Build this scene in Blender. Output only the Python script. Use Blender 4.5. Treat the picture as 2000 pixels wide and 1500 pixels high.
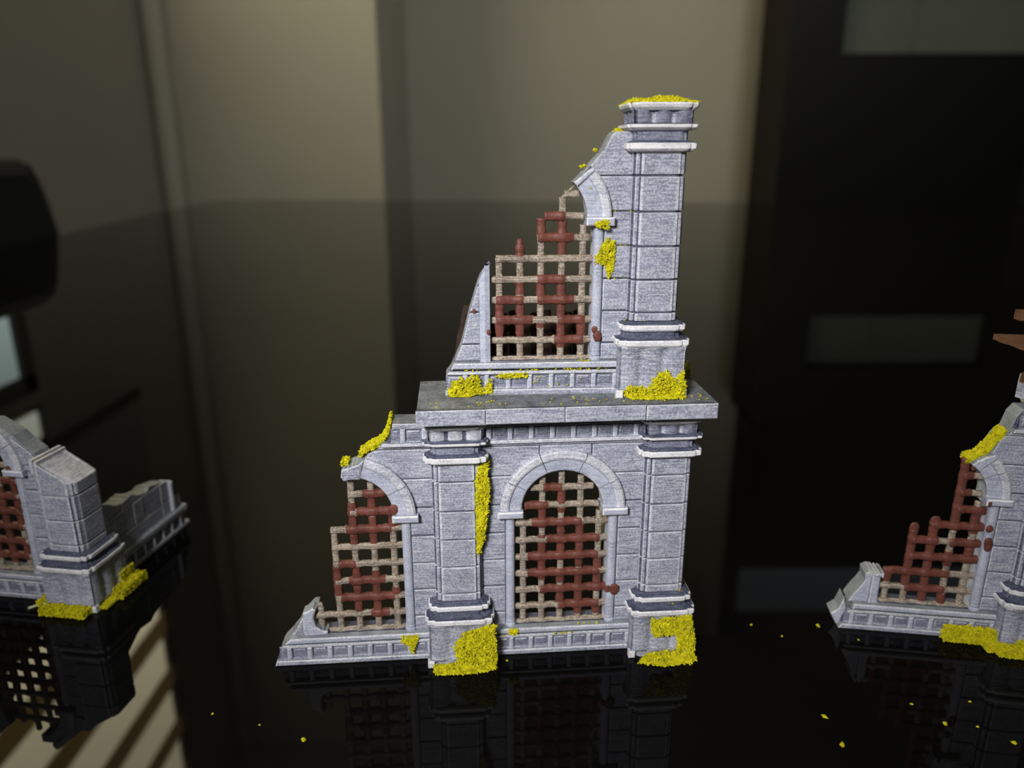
import bpy, bmesh, math, random
from mathutils import Vector
sc = bpy.context.scene
C = sc.collection
for o in list(bpy.data.objects): bpy.data.objects.remove(o)
random.seed(7)
S = 0.01            # everything below is written in centimetres
TZ = 75.0           # height of the table top above the floor
HC = 13.173         # camera height above the table

# ------------------------------------------------------------------ camera
cd = bpy.data.cameras.new('camera'); cam = bpy.data.objects.new('camera', cd); C.objects.link(cam)
cd.sensor_width = 36.0; cd.lens = 36.0 * 1473.2 / 2000.0
cd.clip_start = 0.005; cd.clip_end = 60
cam.location = (0, 0, (TZ + HC) * S)
cam.rotation_mode = 'XYZ'
from mathutils import Matrix
R_ = Matrix.Rotation(math.pi/2 - 0.2981, 4, 'X') @ Matrix.Rotation(-0.0025, 4, 'Z')
cam.rotation_euler = R_.to_euler()
cd.dof.use_dof = True; cd.dof.focus_distance = 18.8 * S; cd.dof.aperture_fstop = 11.0
sc.camera = cam

# ------------------------------------------------------------------ world, exposure, lamps
w = bpy.data.worlds.new('world'); sc.world = w; w.use_nodes = True
w.node_tree.nodes['Background'].inputs[0].default_value = (0.62, 0.70, 0.78, 1)
w.node_tree.nodes['Background'].inputs[1].default_value = 0.3
sc.view_settings.view_transform = 'Standard'; sc.view_settings.look = 'None'
sc.view_settings.exposure = 0.0; sc.view_settings.gamma = 1.0
sc.view_settings.use_curve_mapping = False
sc.cycles.use_denoising = True
sc.cycles.max_bounces = 8
sc.cycles.sample_clamp_indirect = 4.0

def area(name, loc, target, size, power, col):
    d = bpy.data.lights.new(name, 'AREA'); d.shape = 'DISK'; d.size = size * S; d.energy = power; d.color = col
    o = bpy.data.objects.new(name, d); C.objects.link(o)
    o.location = (loc[0]*S, loc[1]*S, (TZ+loc[2])*S)
    v = Vector((target[0]-loc[0], target[1]-loc[1], target[2]-loc[2]))
    o.rotation_euler = v.to_track_quat('-Z', 'Y').to_euler()
    return o
KEY_W = 0.29
key = area('task_lamp', (-12, -14, 26), (1.0, 19, 7), 9, KEY_W, (0.97, 0.955, 0.985))
key.data.spread = math.radians(68)
cl = area('wall_fill', (120, 10, 160), (40, 300, 60), 60, 9.5, (1.0, 0.96, 0.86))  # added fill aimed at the back walls; no such lamp known

cl.data.spread = math.radians(122)

# ------------------------------------------------------------------ materials
def newmat(name):
    m = bpy.data.materials.new(name); m.use_nodes = True
    nt = m.node_tree; b = nt.nodes['Principled BSDF']
    return m, nt, b
def N(nt, t, **kw):
    n = nt.nodes.new(t)
    for k, v in kw.items(): setattr(n, k, v)
    return n
def plain(name, col, rough=0.6, noise=0.0, nscale=40, spec=0.5, metallic=0.0, bump=0.0):
    m, nt, b = newmat(name)
    b.inputs['Roughness'].default_value = rough
    b.inputs['Metallic'].default_value = metallic
    b.inputs['Specular IOR Level'].default_value = spec
    b.inputs['Base Color'].default_value = (*col, 1)
    if noise or bump:
        tc = N(nt, 'ShaderNodeTexCoord'); nz = N(nt, 'ShaderNodeTexNoise')
        nz.inputs['Scale'].default_value = nscale; nz.inputs['Detail'].default_value = 5
        nt.links.new(tc.outputs['Object'], nz.inputs['Vector'])
    if noise:
        r = N(nt, 'ShaderNodeValToRGB')
        r.color_ramp.elements[0].position = 0.3; r.color_ramp.elements[1].position = 0.7
        r.color_ramp.elements[0].color = (*[c*(1-noise) for c in col], 1)
        r.color_ramp.elements[1].color = (*[min(1, c*(1+noise)) for c in col], 1)
        nt.links.new(nz.outputs['Fac'], r.inputs[0]); nt.links.new(r.outputs[0], b.inputs['Base Color'])
    if bump:
        bp = N(nt, 'ShaderNodeBump'); bp.inputs['Strength'].default_value = bump
        bp.inputs['Distance'].default_value = 0.0005
        nt.links.new(nz.outputs['Fac'], bp.inputs['Height']); nt.links.new(bp.outputs[0], b.inputs['Normal'])
    return m

def printed(name, wash, base, light, f_light=0.5, pitch=0.032, lines=1.0, rough=0.62, streak=True, bump=0.6):
    """painted layer-printed plastic: fine horizontal ridges, dark wash in the grooves, dry-brushed streaks"""
    m, nt, b = newmat(name)
    b.inputs['Roughness'].default_value = rough
    b.inputs['Specular IOR Level'].default_value = 0.3
    L = nt.links.new
    tc = N(nt, 'ShaderNodeTexCoord')
    mp = N(nt, 'ShaderNodeMapping'); mp.inputs['Scale'].default_value = (100, 100, 100)
    L(tc.outputs['Object'], mp.inputs['Vector'])
    sep = N(nt, 'ShaderNodeSeparateXYZ'); L(mp.outputs[0], sep.inputs[0])
    nd = N(nt, 'ShaderNodeTexNoise'); nd.inputs['Scale'].default_value = 1.1; nd.inputs['Detail'].default_value = 2
    L(mp.outputs[0], nd.inputs['Vector'])
    # ridge = 0.5+0.5 sin(2 pi z / pitch + small drift)
    a = N(nt, 'ShaderNodeMath', operation='MULTIPLY'); a.inputs[1].default_value = 2*math.pi/pitch; L(sep.outputs['Z'], a.inputs[0])
    dr = N(nt, 'ShaderNodeMath', operation='MULTIPLY'); dr.inputs[1].default_value = 3.0; L(nd.outputs['Fac'], dr.inputs[0])
    ad = N(nt, 'ShaderNodeMath', operation='ADD'); L(a.outputs[0], ad.inputs[0]); L(dr.outputs[0], ad.inputs[1])
    si = N(nt, 'ShaderNodeMath', operation='SINE'); L(ad.outputs[0], si.inputs[0])
    ri = N(nt, 'ShaderNodeMath', operation='MULTIPLY_ADD'); ri.inputs[1].default_value = 0.5; ri.inputs[2].default_value = 0.5; L(si.outputs[0], ri.inputs[0])
    # patchiness of the wash
    n1 = N(nt, 'ShaderNodeTexNoise'); n1.inputs['Scale'].default_value = 2.2; n1.inputs['Detail'].default_value = 6; n1.inputs['Roughness'].default_value = 0.62
    L(mp.outputs[0], n1.inputs['Vector'])
    # horizontal brush streaks, rows a layer high
    m2 = N(nt, 'ShaderNodeMapping'); m2.inputs['Scale'].default_value = (2.2, 2.2, 26); L(mp.outputs[0], m2.inputs['Vector'])
    n2 = N(nt, 'ShaderNodeTexNoise'); n2.inputs['Scale'].default_value = 1.0; n2.inputs['Detail'].default_value = 4; n2.inputs['Roughness'].default_value = 0.7
    L(m2.outputs[0], n2.inputs['Vector'])
    n3 = N(nt, 'ShaderNodeTexNoise'); n3.inputs['Scale'].default_value = 22; n3.inputs['Detail'].default_value = 3
    L(mp.outputs[0], n3.inputs['Vector'])
    # factor 1: wash -> base
    f1 = N(nt, 'ShaderNodeMath', operation='MULTIPLY_ADD'); f1.inputs[1].default_value = 0.68*lines; L(ri.outputs[0], f1.inputs[0])
    q = N(nt, 'ShaderNodeMath', operation='MULTIPLY_ADD'); q.inputs[1].default_value = 2.3; q.inputs[2].default_value = -0.80 + 0.32*(1-lines); L(n1.outputs['Fac'], q.inputs[0])
    L(q.outputs[0], f1.inputs[2]); f1.use_clamp = True
    mx = N(nt, 'ShaderNodeMix', data_type='RGBA'); mx.inputs['A'].default_value = (*wash, 1); mx.inputs['B'].default_value = (*base, 1)
    L(f1.outputs[0], mx.inputs['Factor'])
    # factor 2: -> light
    s2 = N(nt, 'ShaderNodeMath', operation='MULTIPLY'); L(n2.outputs['Fac'], s2.inputs[0]); L(n3.outputs['Fac'], s2.inputs[1])
    s3 = N(nt, 'ShaderNodeMapRange'); s3.inputs['From Min'].default_value = 0.19; s3.inputs['From Max'].default_value = 0.33
    s3.inputs['To Min'].default_value = 0.0; s3.inputs['To Max'].default_value = f_light; L(s2.outputs[0], s3.inputs['Value'])
    r2 = N(nt, 'ShaderNodeMath', operation='MULTIPLY_ADD'); r2.inputs[1].default_value = 0.65*lines; r2.inputs[2].default_value = 1-0.65*lines+0.1; L(ri.outputs[0], r2.inputs[0])
    s4 = N(nt, 'ShaderNodeMath', operation='MULTIPLY'); s4.use_clamp = True; L(s3.outputs[0], s4.inputs[0]); L(r2.outputs[0], s4.inputs[1])
    mx2 = N(nt, 'ShaderNodeMix', data_type='RGBA'); mx2.inputs['B'].default_value = (*light, 1)
    L(mx.outputs['Result'], mx2.inputs['A']); L(s4.outputs[0], mx2.inputs['Factor'])
    L(mx2.outputs['Result'], b.inputs['Base Color'])
    hb = N(nt, 'ShaderNodeMath', operation='MULTIPLY_ADD'); hb.inputs[1].default_value = 0.25; L(n3.outputs['Fac'], hb.inputs[0]); 
    hl = N(nt, 'ShaderNodeMath', operation='MULTIPLY'); hl.inputs[1].default_value = lines; L(ri.outputs[0], hl.inputs[0]); L(hl.outputs[0], hb.inputs[2])
    bp = N(nt, 'ShaderNodeBump'); bp.inputs['Strength'].default_value = bump; bp.inputs['Distance'].default_value = 0.00012
    L(hb.outputs[0], bp.inputs['Height']); L(bp.outputs[0], b.inputs['Normal'])
    return m

WASH = (0.075, 0.085, 0.135)
M_stone = printed('grey_blue_stone_paint', (0.11, 0.12, 0.175), (0.31, 0.33, 0.405), (0.78, 0.78, 0.82), 0.72)
M_edge = printed('drybrushed_edge_paint', (0.24, 0.26, 0.33), (0.52, 0.53, 0.58), (0.88, 0.87, 0.86), 0.7, lines=0.6)
M_white = printed('white_rim_paint', (0.38, 0.38, 0.42), (0.80, 0.79, 0.78), (0.93, 0.91, 0.88), 0.8, lines=0.35)
M_dark = printed('dark_wash_paint', (0.025, 0.028, 0.055), (0.075, 0.082, 0.13), (0.34, 0.36, 0.43), 0.32, lines=0.7)
M_panel = printed('panel_paint', (0.06, 0.068, 0.11), (0.20, 0.215, 0.28), (0.55, 0.56, 0.62), 0.5)
M_top = printed('rough_slab_top_paint', (0.04, 0.045, 0.05), (0.15, 0.165, 0.175), (0.36, 0.37, 0.38), 0.55, lines=0.0, bump=1.0)
M_cut = printed('broken_edge_paint', (0.10, 0.12, 0.14), (0.30, 0.33, 0.35), (0.50, 0.53, 0.53), 0.4, lines=1.0)
M_jamb = printed('pale_jamb_paint', (0.22, 0.24, 0.32), (0.44, 0.47, 0.56), (0.70, 0.71, 0.77), 0.6, lines=0.6)
M_tan = printed('tan_lattice_paint', (0.06, 0.04, 0.032), (0.28, 0.22, 0.16), (0.66, 0.58, 0.46), 0.7, lines=0.8)
M_rust = printed('rust_red_paint', (0.07, 0.022, 0.014), (0.165, 0.050, 0.034), (0.26, 0.10, 0.075), 0.3, lines=0.12, rough=0.5, bump=1.0)
M_wood = printed('brown_plank_paint', (0.05, 0.022, 0.010), (0.14, 0.065, 0.03), (0.30, 0.16, 0.08), 0.4, lines=0.5)
M_hoard = printed('dark_rusty_plank_paint', (0.012, 0.006, 0.003), (0.035, 0.016, 0.008), (0.09, 0.045, 0.02), 0.3, lines=0.3)
M_moss = plain('yellow_green_moss', (0.58, 0.53, 0.012), 0.85, noise=0.35, nscale=900, spec=0.1)
M_sliver = plain('pale_sliver', (0.55, 0.50, 0.33), 0.6)

# ------------------------------------------------------------------ mesh helpers
def mesh_obj(name, verts, faces, mats, parent=None, fm=None, smooth=False):
    me = bpy.data.meshes.new(name)
    me.from_pydata([(v[0]*S, v[1]*S, v[2]*S) for v in verts], [], faces)
    for m in (mats if isinstance(mats, (list, tuple)) else [mats]): me.materials.append(m)
    if fm: me.polygons.foreach_set('material_index', fm)
    bm = bmesh.new(); bm.from_mesh(me); bmesh.ops.recalc_face_normals(bm, faces=bm.faces); bm.to_mesh(me); bm.free()
    if smooth: me.polygons.foreach_set('use_smooth', [True]*len(me.polygons))
    me.update()
    o = bpy.data.objects.new(name, me); C.objects.link(o)
    if parent: o.parent = parent
    return o
class MB:
    def __init__(s): s.v = []; s.f = []; s.m = []
    def add(s, vs, fs, mi=0):
        k = len(s.v); s.v += vs; s.f += [[i+k for i in f] for f in fs]
        s.m += mi if isinstance(mi, list) else [mi]*len(fs)
    def box(s, x0, x1, y0, y1, z0, z1, mi=0):
        s.add([(x0,y0,z0),(x1,y0,z0),(x1,y1,z0),(x0,y1,z0),(x0,y0,z1),(x1,y0,z1),(x1,y1,z1),(x0,y1,z1)],
              [[0,3,2,1],[4,5,6,7],[0,1,5,4],[1,2,6,5],[2,3,7,6],[3,0,4,7]], mi)
    def cbox(s, x0, x1, y0, y1, z0, z1, e, mi=0, ei=1):
        """box with its front face (towards -y) chamfered"""
        s.prism([(x0,z0),(x1,z0),(x1,z1),(x0,z1)], y0, y1, e, mi, ei, mi)
    def prism(s, poly, y0, y1, e=0.03, mi=0, ei=1, si=0, ybf=None):
        n = len(poly)
        A = sum(poly[i][0]*poly[(i+1)%n][1]-poly[(i+1)%n][0]*poly[i][1] for i in range(n))
        if A < 0: poly = poly[::-1]
        ins = []
        for i in range(n):
            p0, p1, p2 = Vector(poly[i-1]), Vector(poly[i]), Vector(poly[(i+1)%n])
            a = (p1-p0); b = (p2-p1)
            a = a.normalized() if a.length > 1e-9 else b.normalized()
            b = b.normalized() if b.length > 1e-9 else a
            na = Vector((-a.y, a.x)); nb = Vector((-b.y, b.x)); m = na+nb
            if m.length < 0.3: m = na
            else: m = m / max(0.35, m.dot(na)) if m.dot(na) > 0 else na
            if m.length > 2: m = m.normalized()*2
            q = p1 + m*e; ins.append((q.x, q.y))
        f = (lambda x, z: y0) if ybf is None else ybf
        vs = [(x, y1, z) for x, z in poly] + [(x, f(x,z)+e, z) for x, z in poly] + [(x, f(x,z), z) for x, z in ins]
        fs = [list(range(n))]; mm = [si]
        for i in range(n):
            j = (i+1) % n
            fs.append([i, i+n, j+n, j]); mm.append(si)
            fs.append([i+n, i+2*n, j+2*n, j+n]); mm.append(ei)
        fs.append([i+2*n for i in range(n)]); mm.append(mi)
        s.add(vs, fs, mm)
    def loft(s, secs, mi=0, cap=True, close=True, cols=None):
        n = len(secs[0]); k = len(secs)
        vs = [p for q in secs for p in q]; fs = []; mm = []
        for a in range(k-1):
            mat = mi[a] if isinstance(mi, list) else mi
            for i in range(n):
                j = (i+1) % n
                fs.append([a*n+i, a*n+j, (a+1)*n+j, (a+1)*n+i]); mm.append(cols[i % 8] if cols and (i % 8) in cols else mat)
        if cap:
            fs.append(list(range(n))[::-1]); fs.append([(k-1)*n+i for i in range(n)])
            mm += [mi[0] if isinstance(mi, list) else mi, mi[-1] if isinstance(mi, list) else mi]
        s.add(vs, fs, mm)
    def build(s, name, mats, parent=None, smooth=False):
        return mesh_obj(name, s.v, s.f, mats, parent, s.m, smooth)
def tag(o, label=None, cat=None, group=None, kind=None):
    if label: o['label'] = label
    if cat: o['category'] = cat
    if group: o['group'] = group
    if kind: o['kind'] = kind
    return o
def empty(name, loc, rz, label, cat, group=None):
    o = bpy.data.objects.new(name, None); C.objects.link(o); o.empty_display_size = 0.01
    o.location = (loc[0]*S, loc[1]*S, (TZ+loc[2])*S); o.rotation_euler = (0, 0, rz)
    return tag(o, label, cat, group)
def world_box(name, x0, x1, y0, y1, z0, z1, m, kind='structure', parent=None):
    b = MB(); b.box(x0, x1, y0, y1, z0+TZ, z1+TZ)
    o = b.build(name, m, parent)
    if kind and parent is None: o['kind'] = kind
    return o

# ------------------------------------------------------------------ the room
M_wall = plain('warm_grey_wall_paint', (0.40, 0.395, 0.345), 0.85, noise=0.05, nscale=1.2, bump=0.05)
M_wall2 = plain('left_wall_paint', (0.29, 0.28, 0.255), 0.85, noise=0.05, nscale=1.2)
M_wall_shade = plain('wall_shade_colour', (0.018, 0.016, 0.014), 0.9)  # near-black colour stands in for the darkness of the unlit hall
M_floor = plain('brown_floor', (0.10, 0.07, 0.05), 0.6, noise=0.3, nscale=3)
M_trim = plain('pale_trim', (0.45, 0.42, 0.33), 0.6)
RX0, RX1, RY0, RY1, RZ0, RZ1 = -105, 520, -170, 305, -TZ, 205
fl = world_box('floor', RX0-20, RX1+20, RY0-20, RY1+20, RZ0-5, RZ0, M_floor)
world_box('ceiling', RX0-20, RX1+20, RY0-20, RY1+20, RZ1, RZ1+6, M_wall)
# left wall with its window opening and the lower pane opening
WY0, WY1, WZ0, WZ1 = 70, 200, 50, 192
GY0, GY1, GZ0, GZ1 = 148, 160, 40, 50
PY0, PY1, PZ0, PZ1 = 50, 160, -40, 37
b = MB()
def wl(y0, y1, z0, z1): b.box(RX0-12, RX0, y0, y1, z0+TZ, z1+TZ)
wl(RY0-12, PY0, RZ0, RZ1); wl(WY1, RY1+12, RZ0, RZ1); wl(PY0, WY1, WZ1, RZ1); wl(PY0, WY1, RZ0, PZ0)
wl(PY0, WY0, WZ0, WZ1); wl(PY1, WY1, PZ0, PZ1); wl(PY0, WY1, PZ1, GZ0); wl(PY0, GY0, GZ0, WZ0); wl(GY1, WY1, GZ0, WZ0)
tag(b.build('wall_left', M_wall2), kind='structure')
# chimney breast: the nearer bright stretch of the back wall, then the recess
XB = -39.0
b = MB(); b.box(RX0-12, XB, 238, RY1+12, 0, RZ1+TZ); tag(b.build('wall_front_pier', M_wall), kind='structure').name = 'wall_back_pier'
b = MB(); b.box(XB, 96, RY1, RY1+12, 0, RZ1+TZ); tag(b.build('wall_back', M_wall), kind='structure')
b = MB(); b.box(96, RX1+12, RY1+60, RY1+72, 0, RZ1+TZ); tag(b.build('wall_hall', M_wall_shade), kind='structure')
b = MB(); b.box(96, 104, RY1, RY1+60, 0, RZ1+TZ); tag(b.build('wall_hall_side', M_wall_shade), kind='structure')
b = MB(); b.box(RX1, RX1+12, RY0-12, RY1+72, 0, RZ1+TZ); tag(b.build('wall_right', M_wall_shade), kind='structure')
# rounded plaster bead where the left wall meets the pier
b = MB(); b.loft([[(RX0+3.0+3.0*math.cos(t), 235+3.0*math.sin(t), z) for t in [i*math.pi/6 for i in range(12)]] for z in (0, RZ1+TZ)])
tag(b.build('trim_1', M_wall), kind='structure')
# rear wall with an opening at right for the added fill window
RWX0, RWX1, RWZ0, RWZ1 = 250, 430, 84, 180
b = MB()
for x0, x1, z0, z1 in ((RX0-12, RWX0, RZ0, RZ1), (RWX1, RX1+12, RZ0, RZ1), (RWX0, RWX1, RZ0, RWZ0), (RWX0, RWX1, RWZ1, RZ1)):
    b.box(x0, x1, RY0-12, RY0, z0+TZ, z1+TZ)
tag(b.build('wall_rear', M_wall), kind='structure')
def emit(name, col, st):
    m, nt, b = newmat(name)
    b.inputs['Base Color'].default_value = (0.02, 0.02, 0.02, 1)
    b.inputs['Emission Color'].default_value = (*col, 1); b.inputs['Emission Strength'].default_value = st
    return m
M_frame = plain('dark_window_frame', (0.05, 0.045, 0.04), 0.5)
def window(name, axis, c, a0, a1, z0, z1, m, fr=4, bars=1):
    """a daylit window: frame plus glowing panes. axis 'x' = in a wall facing x, 'y' = in a wall facing y"""
    f = MB()
    def bx(bb, u0, u1, w0, w1, d):
        if axis == 'x': bb.box(c-2.5, c-0.1, u0, u1, w0+TZ, w1+TZ)
        else: bb.box(u0, u1, c-d, c, w0+TZ, w1+TZ)
    bx(f, a0, a0+fr, z0, z1, 6); bx(f, a1-fr, a1, z0, z1, 6); bx(f, a0, a1, z0, z0+fr, 6); bx(f, a0, a1, z1-fr, z1, 6)
    for i in range(1, bars+1):
        u = a0+(a1-a0)*i/(bars+1); bx(f, u-fr/2, u+fr/2, z0, z1, 6)
    o = tag(f.build(name, M_frame), kind='structure')
    for i in range(bars+1):
        g = MB(); u0 = a0+(a1-a0)*i/(bars+1)+fr*.4; u1 = a0+(a1-a0)*(i+1)/(bars+1)-fr*.4
        if axis == 'x': g.box(c-1.6, c-1.2, u0, u1, z0+2+TZ, z1-2+TZ)
        else: g.box(u0, u1, c-5, c-4.4, z0+2+TZ, z1-2+TZ)
        g.build('window_pane', m, o)
    return o
M_sun = emit('sunlit_blind_glow', (1.0, 0.88, 0.56), 9.0)
M_sky = emit('daylight_glow_cool', (0.72, 0.92, 0.86), 0.9)
M_gap = emit('daylight_glow_gap', (0.95, 1.0, 0.8), 1.6)
M_rear_fill = emit('fill_glow_rear', (0.85, 1.0, 0.88), 0.95)  # glow of the added rear fill
window('window_1', 'x', RX0, WY0, WY1, WZ0, WZ1, M_sun, fr=4, bars=0)
window('window_2', 'x', RX0, PY0, PY1, PZ0, PZ1, M_sky, fr=4, bars=1)
window('window_4', 'x', RX0, GY0, GY1, GZ0, GZ1, M_gap, fr=0.6, bars=0)
window('rear_fill_window', 'y', RY0-3, RWX0, RWX1, RWZ0, RWZ1, M_rear_fill, fr=5, bars=2)  # unseen window, added at the rear as fill light
# day and night roller blind: opaque bands with lit gaps between
M_blind = plain('taupe_blind_band', (0.50, 0.44, 0.30), 0.8)
nt = M_blind.node_tree; bs = nt.nodes['Principled BSDF']; tr = N(nt, 'ShaderNodeBsdfTranslucent'); tr.inputs[0].default_value = (0.62, 0.52, 0.34, 1)
ms = N(nt, 'ShaderNodeMixShader'); ms.inputs[0].default_value = 0.5
nt.links.new(bs.outputs[0], ms.inputs[1]); nt.links.new(tr.outputs[0], ms.inputs[2]); nt.links.new(ms.outputs[0], nt.nodes['Material Output'].inputs[0])
M_rail = plain('black_rail', (0.01, 0.01, 0.01), 0.4)
M_cur = plain('grey_curtain_cloth', (0.22, 0.22, 0.21), 0.9)
bl = empty('roller_blind', (RX0+0.3, (WY0+WY1)/2, WZ0), 0, 'roller blind of taupe and sunlit cream bands, mirrored in the table at lower left', 'blind')
z = 52.0; k = 0
while z < WZ1+2:
    b = MB(); hgt = 7.0 if k else 38
    x = 0.2
    b.box(x-0.1, x+0.1, WY0-(WY0+WY1)/2, WY1-(WY0+WY1)/2+1, z-WZ0, min(z+hgt, WZ1+3)-WZ0)
    b.build('blind_band', M_blind if k else M_cur, bl); z += (18.5 if k else 38+9.5); k += 1
b = MB(); b.box(-0.1, 0.6, WY0-135, WY1-135+2, 50-WZ0, 52.4-WZ0); b.build('bottom_rail', M_rail, bl)
b = MB(); b.box(-0.2, 3, WY0-138, WY1-135+3, WZ1+1-WZ0, WZ1+7-WZ0); b.build('cassette', M_rail, bl)
# ------------------------------------------------------------------ table
m, nt, bs = newmat('black_glass'); M_glass = m
bs.inputs['Base Color'].default_value = (0.0035, 0.0033, 0.003, 1); bs.inputs['Roughness'].default_value = 0.012
bs.inputs['IOR'].default_value = 1.19
M_metal = plain('black_metal', (0.02, 0.02, 0.02), 0.4, metallic=0.6)
tb = empty('glass_table', (0, 80, -TZ), 0, 'large table with a mirror-glossy black glass top carrying the ruins', 'table')
def rounded(pts, r, n=8):
    out = []
    for i in range(len(pts)):
        p0, p1, p2 = Vector(pts[i-1]), Vector(pts[i]), Vector(pts[(i+1) % len(pts)])
        a = (p0-p1).normalized()*r; c = (p2-p1).normalized()*r
        for k in range(n+1):
            t = k/n; q = (1-t)**2*(p1+a) + 2*t*(1-t)*p1 + t*t*(p1+c); out.append((q.x, q.y))
    return out
# corners measured on the table plane
tp = rounded([(-58, -45), (150, -45), (168, 193), (-87.5, 232)], 16)
b = MB(); b.loft([[(x, y-80, zz) for x, y in tp] for zz in (TZ-1.0, TZ-0.12)] + [[(x*0.9995, (y)*0.9995-80, TZ) for x, y in tp]])
b.build('table_top', M_glass, tb)
for lx, ly in ((-48, -30), (138, -30), (-68, 200), (140, 175)):
    b = MB(); b.loft([[(lx+3*math.cos(t), ly-80+3*math.sin(t), zz) for t in [i*math.pi/6 for i in range(12)]] for zz in (0, TZ-1.0)])
    b.build('leg', M_metal, tb)

# ------------------------------------------------------------------ chair beyond the left edge of the table
M_chair = plain('black_chair_fabric', (0.006, 0.008, 0.011), 0.85)
ch = empty('office_chair', (-86.5, 114.5, -TZ), 0, 'black office chair whose rounded backrest shows at the left behind the table edge', 'chair')
pts = [(-24, 45), (27.5, 45), (24.8, 72), (21.5, 83.5), (19, 87.3), (-19, 87.3)]
rp = rounded(pts, 3.5, 5)
b = MB()
b.loft([[(4.5-0.0*zz, y, zz) for y, zz in [(u*0.985, (v-55)*0.985+55) for u, v in rp]],
        [(5.4+0.6*math.cos(y*0.05), y, zz) for y, zz in [(u*0.90, (v-55)*0.93+55) for u, v in rp]]])
b.loft([[(0.5, y, zz) for y, zz in [(u*0.97, (v-55)*0.97+55) for u, v in rp]],
        [(2.0, y, zz) for y, zz in rp], [(4.2, y, zz) for y, zz in rp], [(5.2, y, zz) for y, zz in [(u*0.965, (v-55)*0.965+55) for u, v in rp]]])
b.build('backrest', M_chair, ch)
b = MB(); b.box(5, 8, -4, 4, 44, 60); b.build('back_bracket', M_metal, ch)
sp = rounded([(-12, -24), (22, -24), (22, 24), (-12, 24)], 8)
b = MB(); b.loft([[(x, y, zz) for x, y in sp] for zz in (42, 49)]); b.build('seat', M_chair, ch)
b = MB(); b.loft([[(4+3*math.cos(t), 3*math.sin(t), zz) for t in [i*math.pi/6 for i in range(12)]] for zz in (6, 42)]); b.build('gas_column', M_metal, ch)
for k in range(5):
    a = k*2*math.pi/5+.3; b = MB()
    b.loft([[(4+math.cos(a)*r+math.sin(a)*q, math.sin(a)*r-math.cos(a)*q, zz) for q, zz in ((-1.8, 4), (1.8, 4), (1.5, h), (-1.5, h))] for r, h in ((2, 10), (17, 6.5))])
    b.build('base_arm', M_metal, ch)
    b = MB(); b.loft([[(4+math.cos(a)*17+2.6*math.cos(t)*math.cos(a)+q*math.sin(a), math.sin(a)*17+2.6*math.cos(t)*math.sin(a)-q*math.cos(a), 2.6+2.6*math.sin(t)) for t in [i*math.pi/6 for i in range(12)]] for q in (-1.2, 1.2)])
    b.build('caster', M_metal, ch)

# ------------------------------------------------------------------ black cabinet at right
M_cab = plain('black_cabinet_lacquer', (0.0022, 0.0022, 0.0024), 0.55, spec=0.2)
M_cabside = plain('dark_brown_cabinet_side', (0.016, 0.013, 0.011), 0.6, spec=0.2)
M_niche = plain('grey_green_niche_panel', (0.085, 0.10, 0.085), 0.8, noise=0.06, nscale=5)
tv = empty('black_cabinet', (131, 268, -TZ), 0, 'huge black cabinet with one grey-green niche, standing behind the right end of the table', 'cabinet')
CX0, CX1, CD, CZ = -40, 44, 31, TZ+86      # local box, front at y = 0
NX0, NX1, NZ0, NZ1 = -22.5, 41, TZ+44, TZ+63
def part(name, m, *bxs):
    b = MB()
    for q in bxs: b.box(*q)
    return b.build(name, m, tv)
part('side_panel', M_cabside, (CX0, CX0+1.6, 0.4, CD, 0, CZ)); part('side_panel', M_cab, (CX1-1.6, CX1, 0, CD, 0, CZ))
part('front_edge', M_cab, (CX0, CX0+1.6, 0, 0.4, 0, CZ))
part('lower_front', M_cab, (CX0+1.6, CX1-1.6, 0, 2, 4, NZ0-0.1)); part('upper_front', M_cab, (CX0+1.6, CX1-1.6, 0, 2, NZ1+0.1, CZ-1.8))
part('niche_cheek', M_cab, (CX0+1.6, NX0, 0, 2, NZ0, NZ1)); part('niche_cheek', M_cab, (NX1, CX1-1.6, 0, 2, NZ0, NZ1))
part('shelf', M_cab, (CX0+1.6, CX1-1.6, 2, CD-1, NZ0-1.8, NZ0)); part('shelf', M_cab, (CX0+1.6, CX1-1.6, 2, CD-1, NZ1, NZ1+1.8))
part('niche_back', M_niche, (NX0-1, NX1+1, 3.0, 3.6, NZ0, NZ1)); part('niche_trim', M_niche, (NX0+23, NX0+24.2, 2.6, 3.0, NZ0, NZ1))
part('top', M_cab, (CX0, CX1, 0, CD, CZ-1.8, CZ)); part('back_panel', M_cab, (CX0+1.6, CX1-1.6, CD-1, CD, 4, CZ-1.8)); part('toe_kick', M_cab, (CX0+2, CX1-2, 3, CD-2, 0, 4))

# cable with its inline switch hanging on the wall edge
cb = empty('wall_cable', (93.6, RY1-0.8, 40), 0, 'thin pale cable with an inline switch hanging down the wall edge beside the black cabinet', 'cable')
b = MB(); secs = []
for i in range(25):
    zz = -75+ i*9.2; xo = 0.6*math.sin(i*0.8)
    secs.append([(xo+0.28*math.cos(t), 0.28*math.sin(t), zz) for t in [k*math.pi/3 for k in range(6)]])
b.loft(secs); b.build('cord', M_trim, cb)
b = MB(); b.cbox(-1.0, 1.0, -1.8, 0.4, -1.5, 9.5, 0.4, 0, 0); b.build('switch_body', M_trim, cb)
b = MB(); b.box(1.0, 2.0, -1.2, 0, 3.2, 5.2); b.build('switch_rocker', M_trim, cb)

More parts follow.
